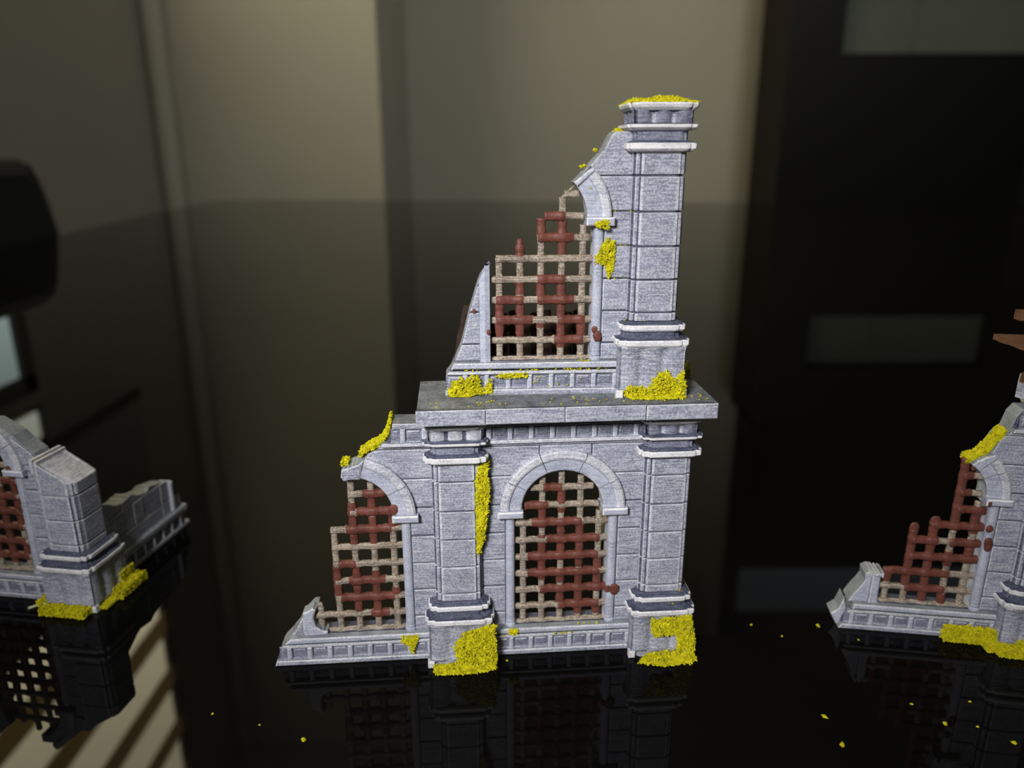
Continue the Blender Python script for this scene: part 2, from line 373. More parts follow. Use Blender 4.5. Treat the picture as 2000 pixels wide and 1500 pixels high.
# ------------------------------------------------------------------ ruin modules (local centimetres, x along the wall, -y outwards, z up)
JZ = [0.84, 1.28, 2.08, 2.87, 3.66, 4.46, 5.27, 6.08]
XC = 1.008; RI, RM, RO = 1.07, 1.41, 1.63; ZA = 4.33
def interp(tab, t):
    if t <= tab[0][0]: return tab[0][1]
    for (a, p), (c, q) in zip(tab, tab[1:]):
        if t <= c: return p+(q-p)*(t-a)/(c-a) if c > a else q
    return tab[-1][1]
def fn(v): return v if callable(v) else ((lambda t: interp(v, t)) if isinstance(v, list) else (lambda t: v))
def brk(v, a, c): return [t for t, _ in v if a < t < c] if isinstance(v, list) else []
def mono_z(z0, z1, xl, xr, n=1):
    ts = sorted(set([z0+(z1-z0)*i/n for i in range(n+1)] + brk(xl, z0, z1) + brk(xr, z0, z1)))
    L, Rr = fn(xl), fn(xr)
    return [(Rr(t), t) for t in ts] + [(L(t), t) for t in ts[::-1]]
def mono_x(x0, x1, zl, zu, n=1):
    ts = sorted(set([x0+(x1-x0)*i/n for i in range(n+1)] + brk(zl, x0, x1) + brk(zu, x0, x1)))
    L, U = fn(zl), fn(zu)
    return [(t, L(t)) for t in ts] + [(t, U(t)) for t in ts[::-1]]
STN = [M_stone, M_edge, M_cut, M_dark, M_top, M_white]
def block(T, poly, y0=-0.185, y1=-0.10, e=0.018, name='stone_block', mats=None, jit=0.012):
    b = MB(); b.prism(poly, y0+random.uniform(-jit, jit), y1, e, 0, 1, 2)
    return b.build(name, mats or STN, T)
def arc_x(xc, r, side):
    return lambda z: xc + side*math.sqrt(max(0, r*r-(z-ZA)**2)) if z > ZA else xc+side*r
def sect(h, n=0.10, cx=0, cy=0, z=0):
    """square pier section with stepped corners"""
    a = h-0.17*h/0.62; c = h-0.06
    q = [(0, 0), (a-0.06,-h),(a,-h+0.012),(a+0.03,-c),(c-0.02,-c),(c,-c+0.02),(c,-a-0.03),(h-0.012,-a),(h,-a+0.06)]
    pts = []
    for k in range(4):
        for x, y in q[1:]:
            for _ in range(k): x, y = -y, x
            pts.append((cx+x, cy+y, z))
    return pts
def rsect(h, cx, cy, z, amp=0.0, lob=3, n=28, rc=0.10):
    """square section with rounded corners and lobed (fluted) faces"""
    pts = []
    for k in range(4):
        for i in range(n):
            t = -1+2*(i+0.5)/n
            u = t*h
            edge = max(0, abs(t)-(1-rc/h)) / (rc/h)
            off = h - rc*(1-math.sqrt(max(0, 1-edge**2))) - amp*(1-abs(math.sin((t*0.5+0.5)*math.pi*lob)))**1.3*(1-edge)
            x, y = u, -off
            for _ in range(k): x, y = -y, x
            pts.append((cx+x, cy+y, z))
    return pts
def pier(T, cx, cy=0.13, ztop=6.84, cut=None, foot=True, capital=True):
    g = [M_stone, M_edge, M_dark, M_white, M_cut, M_panel]
    # pedestal
    b = MB(); h = 0.835
    b.loft([rsect(h+dh, cx, cy, z, amp, 3) for z, dh, amp in ((0.18, 0.015, .06), (0.24, 0.0, .10), (1.08, -0.005, .10), (1.22, 0.0, .06), (1.28, 0.02, .01))], 0)
    ped = b.build('pedestal', g, T, smooth=True)
    b = MB()
    b.loft([sect(h-0.02, z=z, cx=cx, cy=cy) for z in (0.0, 0.20)], 0)
    b.build('pedestal_plinth', g, ped)
    for sx in (-1, 1):
        for sy in (-1, 1):
            if sy > 0 and sx < 0: continue
            b = MB(); x = cx+sx*(h-0.05); y = cy+sy*(h-0.05)
            b.cbox(x-0.09, x+0.09, y-0.09, y+0.09, 0, 0.2, 0.025, 3, 3); b.build('foot_block', g, ped)
    def rim(name, prof, mats, z0=None):
        bb = MB(); bb.loft([sect(hh, z=zz, cx=cx, cy=cy) for hh, zz in prof], mats); return bb.build(name, g, T)
    rim('pedestal_rim', [(0.83, 1.25), (0.88, 1.285), (0.915, 1.33), (0.92, 1.425), (0.885, 1.45), (0.78, 1.47)], [3, 3, 3, 3, 2])
    rim('base_neck', [(0.76, 1.45), (0.72, 1.50), (0.70, 1.66)], [2, 2])
    rim('base_torus', [(0.74, 1.63), (0.79, 1.66), (0.82, 1.70), (0.82, 1.78), (0.785, 1.805), (0.66, 1.86)], [3, 3, 3, 3, 2])
    # shaft blocks
    js = [1.85, 2.08, 2.87, 3.66, 4.46, 5.27, 5.82]
    b = MB(); core_top = (ztop if cut is None else cut[0]-0.05)
    b.loft([sect(0.565, z=z, cx=cx, cy=cy) for z in (1.8, min(core_top, 6.7))], 2); b.build('pier_core', g, T)
    g2 = 0.026
    for z0, z1 in zip(js, js[1:]):
        if cut is not None and z0 >= cut[0]-0.02:
            # broken top: sloping cut surface
            zf = cut[1]
            if z0 > cut[0]+0.1: break
            s0 = sect(0.62, z=z0+g2+0.02, cx=cx, cy=cy)
            b = MB(); b.loft([sect(0.60, z=z0+g2, cx=cx, cy=cy), s0, [(x, y, zf(x, y)) for x, y, _ in s0], [(cx+(x-cx)*.96, cy+(y-cy)*.96, zf(x, y)+0.02) for x, y, _ in s0]], [1, 0, 1], cols={0: 1, 6: 1, 3: 1})
            b.build('pier_block', [M_stone, M_edge, M_dark], T)
            break
        b = MB()
        b.loft([sect(0.608, z=z0+g2, cx=cx, cy=cy), sect(0.622, z=z0+g2+0.014, cx=cx, cy=cy), sect(0.62, z=z1-g2-0.014, cx=cx, cy=cy), sect(0.606, z=z1-g2, cx=cx, cy=cy)], [1, 0, 1], cols={0: 1, 6: 1, 1: 2, 5: 2, 3: 1})
        b.build('pier_block', g, T)
    if cut is None and capital:
        rim('capital_ring', [(0.66, 5.78), (0.76, 5.81), (0.815, 5.86), (0.82, 5.955), (0.78, 5.985), (0.68, 6.03)], [3, 3, 3, 3, 2])
        rim('capital_neck', [(0.68, 6.0), (0.63, 6.05), (0.63, 6.26)], [2, 5])
        rim('capital_ring', [(0.64, 6.24), (0.74, 6.27), (0.81, 6.315), (0.82, 6.38), (0.70, 6.41)], [3, 3, 3, 2])
        b = MB(); b.loft([rsect(hh, cx, cy, z, am, 3, rc=0.16) for z, hh, am in ((6.39, 0.68, .06), (6.44, 0.70, .14), (6.66, 0.70, .14), (6.72, 0.72, .08))], 0)
        nn = 28*4
        for q in range(len(b.m)-2):
            t = -1+2*(((q % nn) % 28)+1)/28
            if abs(math.sin((t*0.5+0.5)*math.pi*3)) < 0.42 and abs(t) < 0.8: b.m[q] = 1
        b.build('capital_block', [M_edge if cx < 0 else M_panel, M_dark if cx < 0 else M_stone], T, smooth=True)
        rim('capital_top', [(0.72, 6.68), (0.79, 6.74), (0.815, 6.80), (0.80, 6.84)], [3, 3, 3])
def frieze(T, x0, x1, zb, first, nposts=40, yf=-0.31, left=None):
    """recessed panels between posts; zb = z of panel bottom"""
    p = 0.533; hz = 0.36
    k0 = math.ceil((x0-first)/p - 0.5)
    c = first + k0*p
    # backing
    b = MB(); b.prism(mono_z(zb-0.02, zb+hz+0.02, left if left else x0, x1), -0.20, -0.1, 0.001, 0, 0, 0); b.build('frieze_back', [M_dark], T)
    while c < x1+p:
        a0, a1 = c-0.205, c+0.205
        L = (interp(left, zb+0.18)+0.02 if left else x0)
        q0, q1 = max(a0, L), min(a1, x1)
        if q1-q0 > 0.07:
            b = MB(); b.cbox(q0, q1, -0.225, -0.19, zb, zb+hz, 0.012, 0, 0)
            if q1-q0 > 0.2: b.cbox(q0+0.05, q1-0.05, -0.262, -0.22, zb+0.10, zb+hz-0.05, 0.03, 0, 1)
            b.box(q0, q1, -0.262, -0.22, zb, zb+0.035, 1)
            b.build('frieze_panel', [M_panel, M_stone], T)
        pc = c+p/2
        if pc-0.06 > L and pc+0.06 < x1:
            b = MB(); b.cbox(pc-0.062, pc+0.062, yf, -0.19, zb-0.005, zb+hz+0.005, 0.03, 0, 1)
            b.build('frieze_post', [M_jamb, M_edge], T)
        c += p
def base_course(T, x0, x1, first, left=None, yb=0.34):
    lf = left if left else x0
    def bar(name, z0, z1, y0, mats, e=0.02, y1=None):
        b = MB(); b.prism(mono_z(z0, z1, lf, x1), y0, -0.1 if y1 is None else y1, e, 0, 1, 2)
        return b.build(name, mats, T)
    bar('base_core', 0.0, 0.84, -0.16, [M_dark, M_dark, M_cut], y1=yb)
    bar('sill_dark_sheet', 0.836, 0.85, -0.12, [M_dark, M_dark, M_dark], 0.001, y1=yb+0.002)  # thin dark sheet laid over the top face behind the sill
    bar('plinth', 0.0, 0.15, -0.33, STN, 0.03)
    bar('rail', 0.535, 0.625, -0.325, [M_edge, M_edge, M_cut], 0.02)
    bar('sill', 0.685, 0.84, -0.37, [M_jamb, M_edge, M_cut], 0.035)
    frieze(T, x0, x1, 0.16, first, left=left)
def arch_ring(T, ox, a_lo, a_hi, joints, keep=None):
    cx = ox+XC
    prof = [(RI, 0.30), (RI-0.005, -0.24), (RI+0.03, -0.275), (RM-0.03, -0.285), (RM, -0.33), (RM+0.05, -0.35), (RO-0.05, -0.345), (RO, -0.31), (RO, -0.10), (RM, 0.30)]
    js = sorted(set([a_lo] + [j for j in joints if a_lo < j < a_hi] + [a_hi]))
    for a0, a1 in zip(js, js[1:]):
        g = 0.35; n = max(3, int((a1-a0)/6)); secs = []
        for i in range(n+1):
            a = math.radians(a0+g+(a1-a0-2*g)*i/n)
            secs.append([(cx+r*math.cos(a), y, ZA+r*math.sin(a)) for r, y in prof])
        b = MB(); n0 = len(prof)
        mm = [0, 1, 0, 0, 1, 1, 1, 1, 2, 2]
        vs = [p for q in secs for p in q]; fs = []; mi = []
        for k in range(n):
            for i in range(n0):
                j = (i+1) % n0
                fs.append([k*n0+i, k*n0+j, (k+1)*n0+j, (k+1)*n0+i]); mi.append(mm[i])
        fs.append(list(range(n0))[::-1]); fs.append([n*n0+i for i in range(n0)]); mi += [2, 2]
        b.add(vs, fs, mi); b.build('voussoir', [M_jamb, M_edge, M_cut], T)
def springer(T, ox, side):
    c = ox+XC; x0, x1 = sorted((c+side*1.035, c+side*1.70))
    b = MB(); b.cbox(x0, x1, -0.40, 0.30, 4.14, 4.33, 0.03, 0, 1)
    b.cbox(x0+0.05, x1-0.05, -0.405, -0.38, 4.17, 4.30, 0.01, 0, 1)
    b.build('springer_block', [M_jamb, M_white], T)
def jamb(T, ox, side, ztop=4.14):
    c = ox+XC; x0, x1 = sorted((c+side*1.235, c+side*1.49)); xm = (x0+x1)/2; hw = (x1-x0)/2
    b = MB(); secs = []
    for z, s_ in ((0.84, 1.15), (0.90, 1.15), (0.94, 0.98), (0.98, 1.08), (1.02, 1.0), (ztop-0.02, 1.0), (ztop, 0.97)):
        secs.append([(xm-hw*s_*math.cos(t), 0.02-0.25*s_*math.sin(t)**0.4 if 0 < t < math.pi else 0.02, z) for t in [math.pi*i/8 for i in range(9)]] + [(xm+hw, 0.3, z), (xm-hw, 0.3, z)])
    b.loft(secs, 0); b.build('window_jamb', [M_jamb, M_edge], T)
def side_wall(T, ox, side, xpier, courses=JZ, zmin=0.84):
    """stone blocks between the jamb or arch and the pier"""
    c = ox+XC
    for z0, z1 in zip(courses, courses[1:]):
        if z0 < zmin-0.01 or z1 > 5.3: continue
        g = 0.024
        inner = (lambda z: c+side*(1.50 if z < 4.14 else math.sqrt(max(0.0, (RO-0.03)**2-max(0, z-ZA)**2))))
        xl, xr = (inner, xpier) if side > 0 else (xpier, inner)
        block(T, mono_z(z0+g, z1-g, xl, xr, 8 if z1 > 4.2 else 1))
def core_side(T, ox, side, xo, ztop, outer=None):
    c = ox+XC
    b = MB()
    if side > 0:
        b.prism(mono_z(0.8, 4.2, c+1.245, outer or xo), -0.13, 0.40, 0.001, 0, 0, 1)
        if ztop > 4.3: b.prism(mono_z(4.2, ztop, lambda z: c+(math.sqrt(max(0.01, (RI+.03)**2-max(0, z-ZA)**2)) if z < ZA+RI else 0.0), outer or xo, 20), -0.13, 0.40, 0.001, 0, 0, 1)
    else:
        b.prism(mono_z(0.8, 4.2, outer or xo, c-1.245), -0.13, 0.40, 0.001, 0, 0, 1)
        if ztop > 4.3: b.prism(mono_z(4.2, ztop, outer or xo, lambda z: c-(math.sqrt(max(0.01, (RI+.03)**2-max(0, z-ZA)**2)) if z < ZA+RI else 0.0), 20), -0.13, 0.40, 0.001, 0, 0, 1)
    return b.build('wall_core', [M_dark, M_cut], T)

# lattice ------------------------------------------------------------
P = 0.504; PZ = 0.5; LZ = 0.843
def bar_mesh(axis, fixed, t0, t1, rust, wav=0.0, taper=False, seed=0):
    """one lattice bar; rust = list of (a,b) intervals along it (cells)"""
    rnd = random.Random(seed*77+int(fixed*100)+int(t0*10))
    n = max(6, int(round((t1-t0)*9))); secs = []; ms = []
    for i in range(n+1):
        t = t0+(t1-t0)*i/n
        near = math.cos(2*math.pi*t)            # 1 at a crossing
        r = 0.086*(1+0.10*max(0, near))
        isr = any(a <= t <= c for a, c in rust)
        if isr: r *= 1.28+rnd.uniform(-.10, .14)
        if taper and i > n-3: r *= (0.35 if i == n else 0.75)
        yo = (-0.045 if axis == 'h' else 0.015)*(1 if near > 0 else 0.5)*(1 if axis == 'h' else -1)
        ring = []
        for k in range(8):
            a = math.pi/8+k*math.pi/4
            ca, sa = math.cos(a), math.sin(a); u, v = r*math.copysign(abs(ca)**.6, ca), r*math.copysign(abs(sa)**.7, sa)*0.8
            if axis == 'h': ring.append((t*P, yo+v, fixed*PZ+LZ+u + (rnd.uniform(-.008, .008))))
            else: ring.append((fixed*P+u + rnd.uniform(-.006, .006), yo+v, t*PZ+LZ))
        secs.append(ring)
        if i < n:
            tm = t+(t1-t0)/n/2; ms.append(1 if any(a <= tm <= c for a, c in rust) else 0)
    return secs, ms
def lattice(T, ox, H, Vv, RH, RV, extra=(), yoff=0.0):
    """H: {row:(c0,c1)}, Vv: {col:(r0,r1)}; RH/RV lists (row|col, a, b) of rust paint"""
    for r, (a, c) in H.items():
        secs, ms = bar_mesh('h', r, a, c, [(p0-.12, p1+.12) for rr, p0, p1 in RH if rr == r], seed=int(ox*10))
        b = MB(); b.loft([[(x+ox, y+yoff, z) for x, y, z in s] for s in secs], ms); b.build('lattice_bar', [M_tan, M_rust], T, smooth=True)
    for k, v in Vv.items():
        secs, ms = bar_mesh('v', k, v[0], v[1], [(p0-.12, p1+.12) for cc, p0, p1 in RV if cc == k], taper=len(v) > 2, seed=int(ox*10)+3)
        b = MB(); b.loft([[(x+ox, y+yoff, z) for x, y, z in s] for s in secs], ms); b.build('lattice_bar', [M_tan, M_rust], T, smooth=True)
    for x, z, r, ly in extra:
        blob(T, ox+x, ly, z, r)
def blob(T, x, y, z, r):
    b = MB(); secs = []
    for i in range(1, 7):
        a = math.pi*i/7; secs.append([(x+r*math.sin(a)*math.cos(t)*random.uniform(.75, 1.15), y+0.28*r*math.sin(a)*math.sin(t), z-r*math.cos(a)*1.25) for t in [k*math.pi/5 for k in range(10)]])
    b.loft(secs, 0); b.build('rust_paint_blob', [M_rust], T, smooth=True)

# moss ---------------------------------------------------------------
def inpoly(x, z, P_):
    c = False; j = len(P_)-1
    for i in range(len(P_)):
        if (P_[i][1] > z) != (P_[j][1] > z) and x < (P_[j][0]-P_[i][0])*(z-P_[i][1])/(P_[j][1]-P_[i][1])+P_[i][0]: c = not c
        j = i
    return c
def moss_build(T, pts, size=0.034, name='moss_clump'):
    vs = []; fs = []
    for x, y, z in pts:
        s = size*random.uniform(0.55, 1.3); k = len(vs)
        d = [(1,0,0),(-1,0,0),(0,1,0),(0,-1,0),(0,0,1),(0,0,-1)]
        q = Vector((random.gauss(0,1), random.gauss(0,1), random.gauss(0,1), )).normalized()
        M3 = q.to_track_quat('Z', 'Y').to_matrix()
        for u in d:
            v = M3 @ Vector((u[0]*s*random.uniform(.5,1.1), u[1]*s*random.uniform(.35,.9), u[2]*s*random.uniform(.8,1.4)))
            vs.append((x+v.x, y+v.y, max(z+v.z, 0.001)))
        for f in ([0,2,4],[2,1,4],[1,3,4],[3,0,4],[2,0,5],[1,2,5],[3,1,5],[0,3,5]): fs.append([k+i for i in f])
    o = mesh_obj(name, vs, fs, M_moss, T)
    return tag(o, kind='stuff')
def edge_dist(x, z, P_):
    m = 9
    for i in range(len(P_)):
        a = Vector(P_[i-1]); c = Vector(P_[i]); p = Vector((x, z)); d = c-a
        t = max(0, min(1, (p-a).dot(d)/max(1e-9, d.dot(d)))); m = min(m, (a+d*t-p).length)
    return m
def moss_face(T, P_, y, depth=0.14, dens=900, floor_=True):
    xs = [p[0] for p in P_]; zs = [p[1] for p in P_]
    A = (max(xs)-min(xs))*(max(zs)-min(zs)); pts = []
    for _ in range(int(dens*A*1.5)):
        x = random.uniform(min(xs), max(xs)); z = random.uniform(min(zs), max(zs))
        jx, jz = x+random.gauss(0, .02), z+random.gauss(0, .02)
        if not inpoly(jx, jz, P_): continue
        dd = min(1, edge_dist(jx, jz, P_)/0.15)
        off = depth*random.random()*(0.35+0.65*dd)*(0.8+0.4*math.sin(x*9)*math.cos(z*8))
        if z < 0.04 and floor_: pts.append((x, y-off*0.5+z*1.25-0.04, 0.03+off*0.4))
        else: pts.append((x, y-off, z))
    return moss_build(T, pts)
def moss_top(T, x0, x1, y0, y1, zf, h=0.14, dens=700):
    pts = []
    for _ in range(int(dens*1.4*(x1-x0)*(y1-y0))):
        x = random.uniform(x0, x1); y = random.uniform(y0, y1)
        t = math.sin(math.pi*(x-x0)/(x1-x0))**.4*math.sin(math.pi*(y-y0)/(y1-y0))**.4
        z = zf(x, y) if callable(zf) else zf
        pts.append((x, y, z+h*random.random()*t*(0.6+0.5*math.sin(x*7+y*3))))
    return moss_build(T, pts)
def moss_specks(T, pts, size=0.03):
    q = []
    for x, y, z in pts:
        for _ in range(3): q.append((x+random.gauss(0, .02), y, z+random.gauss(0, .012)))
    return moss_build(T, q, size)

# ------------------------------------------------------------------ lower ruin in the middle
LO = empty('lower_ruin', (0.2819, 17.9488, 0), 0.0766, 'grey-blue lower storey ruin with two barred arches under a wide slab, centre of table', 'miniature ruin', 'painted miniature ruins')
T = LO
PL, PR = -1.725, 3.70          # pier centres
# base courses
left_base = [(0, -6.69), (0.16, -6.64), (0.48, -6.53), (0.60, -6.45), (0.84, -6.22)]
base_course(T, -6.69, PL-0.7, -4.42, left=left_base)
base_course(T, PL+0.7, PR-0.7, 1.0)
# mid bay
core_side(T, 0, -1, PL+0.3, 5.45); core_side(T, 0, 1, PR-0.3, 5.45)
b = MB(); b.prism(mono_x(PL+0.3, PR-0.3, lambda x: 5.40, 7.0, 1), -0.13, 0.40, 0.001, 0, 0, 1); b.build('wall_core', [M_dark, M_cut], T)
side_wall(T, 0, -1, PL+0.55); side_wall(T, 0, 1, PR-0.55)
def over(x): return ZA+math.sqrt(max(0, (RO-0.03)**2-(x-XC)**2))
zz_ = lambda x: max(5.285, over(x) if abs(x-XC) < RO-.03 else 0)
for x0, x1 in ((PL+0.55, 0.385), (0.415, 1.735), (1.765, PR-0.55)):
    block(T, mono_x(x0, x1, zz_, 6.065, 12))
block(T, mono_x(PL+0.55, PR-0.55, 6.09, 6.19), y0=-0.18)
block(T, mono_x(PL+0.55, PR-0.55, 6.185, 6.285), y0=-0.30, mats=[M_edge, M_edge, M_cut], name='string_course')
block(T, mono_x(PL+0.55, PR-0.55, 6.655, 7.0), y0=-0.31, name='rail')
frieze(T, PL+0.62, PR-0.6, 6.29, 0.98+0.533*3, yf=-0.31)
arch_ring(T, 0, 0, 180, [30, 68, 112, 150])
springer(T, 0, -1); springer(T, 0, 1); jamb(T, 0, -1); jamb(T, 0, 1)
lattice(T, 0, {0: (-.55, 4.6), 1: (-.45, 4.55), 2: (-.45, 4.7), 3: (-.45, 4.55), 4: (-.45, 4.55), 5: (-.45, 4.6), 6: (-.45, 4.5), 7: (.05, 3.95), 8: (.35, 3.65)},
        {0: (-.05, 6.5), 1: (-.05, 8.6), 2: (-.05, 9.1), 3: (-.05, 8.6), 4: (-.05, 6.55)},
        [(8, 1.1, 1.9), (7, 0.1, 1.2), (6, .5, 2.9), (5, 1.3, 3.9), (4, .3, 3.9), (3, .3, 3.95), (2, 1, 4.7), (1, 2, 4)],
        [(2, 7, 7.9), (1, 5.8, 7), (2, 6.7, 7), (2, 4.1, 6), (3, 3.4, 6), (1, 3, 5.1), (1, 2.7, 3), (4, 3.3, 4), (3, 0.5, 3), (2, .9, 2), (4, 2.3, 3), (4, .5, 1), (2, 2.5, 3)],
        extra=((2.45, 1.86, 0.14, -0.25), (2.28, 1.86, 0.09, -0.22)))
# left bay (broken)
OX = -5.42
core_side(T, OX, 1, PL-0.3, 5.45)
top_l = [(-4.60, 5.52), (-4.56, 5.62), (-4.15, 5.73), (-3.94, 5.90), (-3.80, 6.02), (-3.60, 6.10), (-3.42, 6.30), (-3.30, 6.55), (-3.255, 6.77), (-3.22, 6.77)]
b = MB(); b.prism(mono_x(-4.58, PL-0.3, lambda x: max(5.36, 0), top_l, 8), -0.13, 0.40, 0.001, 0, 0, 1)
b.build('wall_core', [M_dark, M_cut], T)
side_wall(T, OX, 1, PL-0.55)
def over2(x): return max(5.285, ZA+math.sqrt(max(0, (RO-0.03)**2-(x-OX-XC)**2)) if abs(x-OX-XC) < RO-.03 else 0)
block(T, mono_x(-3.93, PL-0.55, over2, [(-4, 5.93), (-3.80, 6.03), (-3.68, 6.065)], 12))
block(T, mono_x(-3.62, PL-0.55, 6.09, 6.19), y0=-0.18)
block(T, mono_x(-3.55, PL-0.55, 6.185, 6.285), y0=-0.30, mats=[M_edge, M_edge, M_cut], name='string_course')
lf = [(6.27, -3.44), (6.50, -3.32), (6.66, -3.27)]
frieze(T, -3.44, PL-0.6, 6.29, 0.98-0.533*8, yf=-0.31, left=lf)
b = MB(); b.prism(mono_x(-3.26, PL-0.5, 6.655, 6.80), -0.31, 0.42, 0.02, 0, 1, 4); b.build('rail', STN, T)
arch_ring(T, OX, 0, 75, [30])
# broken crown stub
b = MB(); b.prism([(-4.60, 5.43), (-4.53, 5.31), (-4.38, 5.34), (-4.13, 5.345), (-4.07, 5.62), (-3.99, 5.88), (-4.15, 5.75), (-4.40, 5.67), (-4.57, 5.62)], -0.31, 0.38, 0.03, 0, 1, 2); b.build('voussoir', STN, T)
springer(T, OX, 1); jamb(T, OX, 1)
# left stump of the wall and its jamb
b = MB(); b.prism(mono_z(0.84, 1.62, [(0.84, -6.22), (1.0, -6.08), (1.30, -5.93), (1.62, -5.62)], [(0.84, -5.55), (1.5, -5.60), (1.62, -5.50)]), -0.15, 0.40, 0.02, 0, 1, 2); b.build('wall_stump', [M_jamb, M_edge, M_cut], T)
b = MB(); b.prism(mono_z(0.84, 1.27, [(0.84, -6.18), (1.0, -6.05), (1.27, -5.95)], -5.91), -0.18, -0.12, 0.02, 0, 1, 2); b.build('stone_block', STN, T)
b = MB(); b.prism([(-5.86, 0.84), (-5.25, 0.84), (-5.25, 0.95), (-5.42, 1.0), (-5.55, 1.12), (-5.60, 1.35), (-5.52, 1.62), (-5.60, 1.68), (-5.72, 1.60), (-5.86, 1.55)], -0.26, 0.1, 0.04, 0, 1, 2); b.build('window_jamb', [M_jamb, M_edge, M_cut], T)
lattice(T, OX, {0: (.1, 4.5), 1: (-.45, 4.5), 2: (.9, 4.5), 3: (.9, 4.5), 4: (.9, 4.5), 5: (.88, 4.5), 6: (.85, 4.5), 7: (1.9, 4.1), 8: (1.9, 3.75)},
        {0: (-.05, 1.75, 1), 1: (-.05, 6.1), 2: (-.05, 9.0), 3: (-.05, 8.6), 4: (-.05, 7.1)},
        [(8, 2.7, 3.6), (7, 2.3, 3.9), (6, 1.7, 3.8), (4, 1.3, 1.9), (3, 1.7, 3.4), (2, 1.2, 3.8), (1, 2.8, 3.5)],
        [(3, 7, 8), (2, 6.2, 7.4), (3, 5.3, 6.6), (2, 5.3, 6), (4, 6, 7), (1, 3.1, 3.8), (2, 2.9, 4), (3, 1.1, 3.5), (2, 1.2, 2.6), (1, 2.3, 2.8), (4, 2.1, 2.35)],
        extra=((2.08, 4.48, 0.13, -0.27), (2.0, 4.38, 0.09, -0.2)))
pier(T, PL); pier(T, PR)
# the slab
b = MB(); b.prism([(-2.60, 7.0), (4.60, 7.0), (4.62, 7.385), (-2.61, 7.385)], -1.04, 1.35, 0.01, 0, 0, 1); o = b.build('slab', [M_stone, M_top], T)
for (x0, x1, yf) in ((-2.63, -1.0, -1.115), (-0.985, 0.90, -1.085), (0.915, 2.86, -1.085), (2.875, 4.62, -1.115)):
    b = MB(); b.prism([(x0, 7.0), (x1, 7.0), (x1, 7.385), (x0, 7.385)], yf, -1.0, 0.02, 0, 1, 3); b.build('slab_stone', [M_stone, M_edge, M_cut, M_top], T)
# side wing running back from the right pier
wz = [(0.9, 6.9), (1.6, 6.3), (2.3, 5.6), (3.0, 4.9), (3.8, 4.2), (4.6, 3.0), (5.2, 1.7), (6.6, 1.0)]
def wing(T, y0, y1, top, x0=3.43, x1=4.0, blocks=True):
    def put(name, poly, xa, xb, mats, e=0.02):
        bb = MB(); bb.prism(poly, -xb, -xa, e, 0, 1, 2)     # built facing -y, then turned so that it faces +x
        bb.v = [(-y, x, z) for x, y, z in bb.v]
        return bb.build(name, mats, T)
    t2 = [(a, c) for a, c in top]
    put('wing_core', mono_x(y0, y1, 0.0, lambda y: max(0.84, interp(t2, y))if True else 0, 16), x0, x1-0.04, [M_dark, M_dark, M_cut])
    put('plinth', mono_x(y0, y1+.12, 0.0, 0.15), x1-0.1, x1+0.16, STN)
    put('rail', mono_x(y0, y1+.05, 0.535, 0.625), x1-0.1, x1+0.155, [M_edge, M_edge, M_cut])
    put('sill', mono_x(y0, y1+.03, 0.685, 0.84), x1-0.1, x1+0.20, [M_jamb, M_edge, M_cut])
    c = y0+0.3
    while c < y1:
        put('frieze_panel', mono_x(c-0.2, min(c+0.2, y1), 0.16, 0.52), x1-0.1, x1+0.055, [M_panel, M_stone, M_cut])
        if c+0.33 < y1: put('frieze_post', mono_x(c+0.205, c+0.33, 0.155, 0.53), x1-0.1, x1+0.14, [M_jamb, M_edge, M_cut], 0.03)
        c += 0.533
    if blocks:
        for i, (z0, z1) in enumerate(zip(JZ, JZ[1:])):
            y = y0; k = 0
            while y < y1:
                yn = min(y1, y+(0.55 if (i+k) % 2 else 0.95)); 
                tp_ = lambda yy: min(z1-0.012, interp(t2, yy))
                if min(tp_(y), tp_(yn)) > z0+0.08:
                    put('stone_block', mono_x(y+0.012, yn-0.012, z0+0.012, tp_, 4), x1-0.06, x1+random.uniform(-.01, .012), STN)
                y = yn; k += 1
wing(T, 0.95, 6.6, wz, blocks=False)
# moss
moss_face(T, [(-1.05, 5.82), (-0.90, 5.84), (-0.95, 5.40), (-0.88, 5.04), (-0.95, 4.41), (-1.04, 3.68), (-1.17, 3.17), (-1.27, 3.25), (-1.25, 4.42), (-1.30, 4.99), (-1.20, 5.48)], -0.42, 0.10, 1500)
moss_face(T, [(-3.29, 0.82), (-2.84, 0.80), (-2.90, 0.56), (-3.02, 0.24), (-3.10, 0.45), (-3.32, 0.65)], -0.37, 0.07, 1300)
moss_face(T, [(-0.79, 1.30), (-0.80, 0.96), (-0.74, 0.32), (-0.80, -0.10), (-1.12, -0.20), (-1.5, -0.24), (-2.42, -0.22), (-2.46, 0.10), (-1.80, 0.15), (-1.90, 0.62), (-1.64, 1.08), (-1.30, 1.15)], -0.74, 0.12, 1500)
moss_face(T, [(3.36, 1.20), (4.47, 1.29), (4.60, 0.6), (4.66, -0.12), (4.50, -0.25), (3.72, -0.33), (3.02, -0.16), (3.36, 0.15), (4.15, 0.2), (4.12, 0.70), (3.47, 0.66)], -0.74, 0.12, 1500)
moss_face(T, [(-0.42, 0.86), (-0.22, 0.88), (-0.15, 0.80), (-0.2, 0.70), (-0.42, 0.70)], -0.40, 0.06, 1500)
pts = []
path = [(-3.29, 6.80), (-3.35, 6.5), (-3.45, 6.30), (-3.62, 6.13), (-3.85, 6.03), (-4.1, 5.86)]
for (x0, z0), (x1, z1) in zip(path, path[1:]):
    for _ in range(620):
        t = random.random(); pts.append((x0+(x1-x0)*t-0.06*random.random(), random.uniform(-0.12, 0.42), z0+(z1-z0)*t+random.uniform(0, .12)))
for _ in range(260): pts.append((random.uniform(-4.60, -4.42), random.uniform(-.12, .3), 5.64+random.uniform(0, .13)))
moss_build(T, pts)
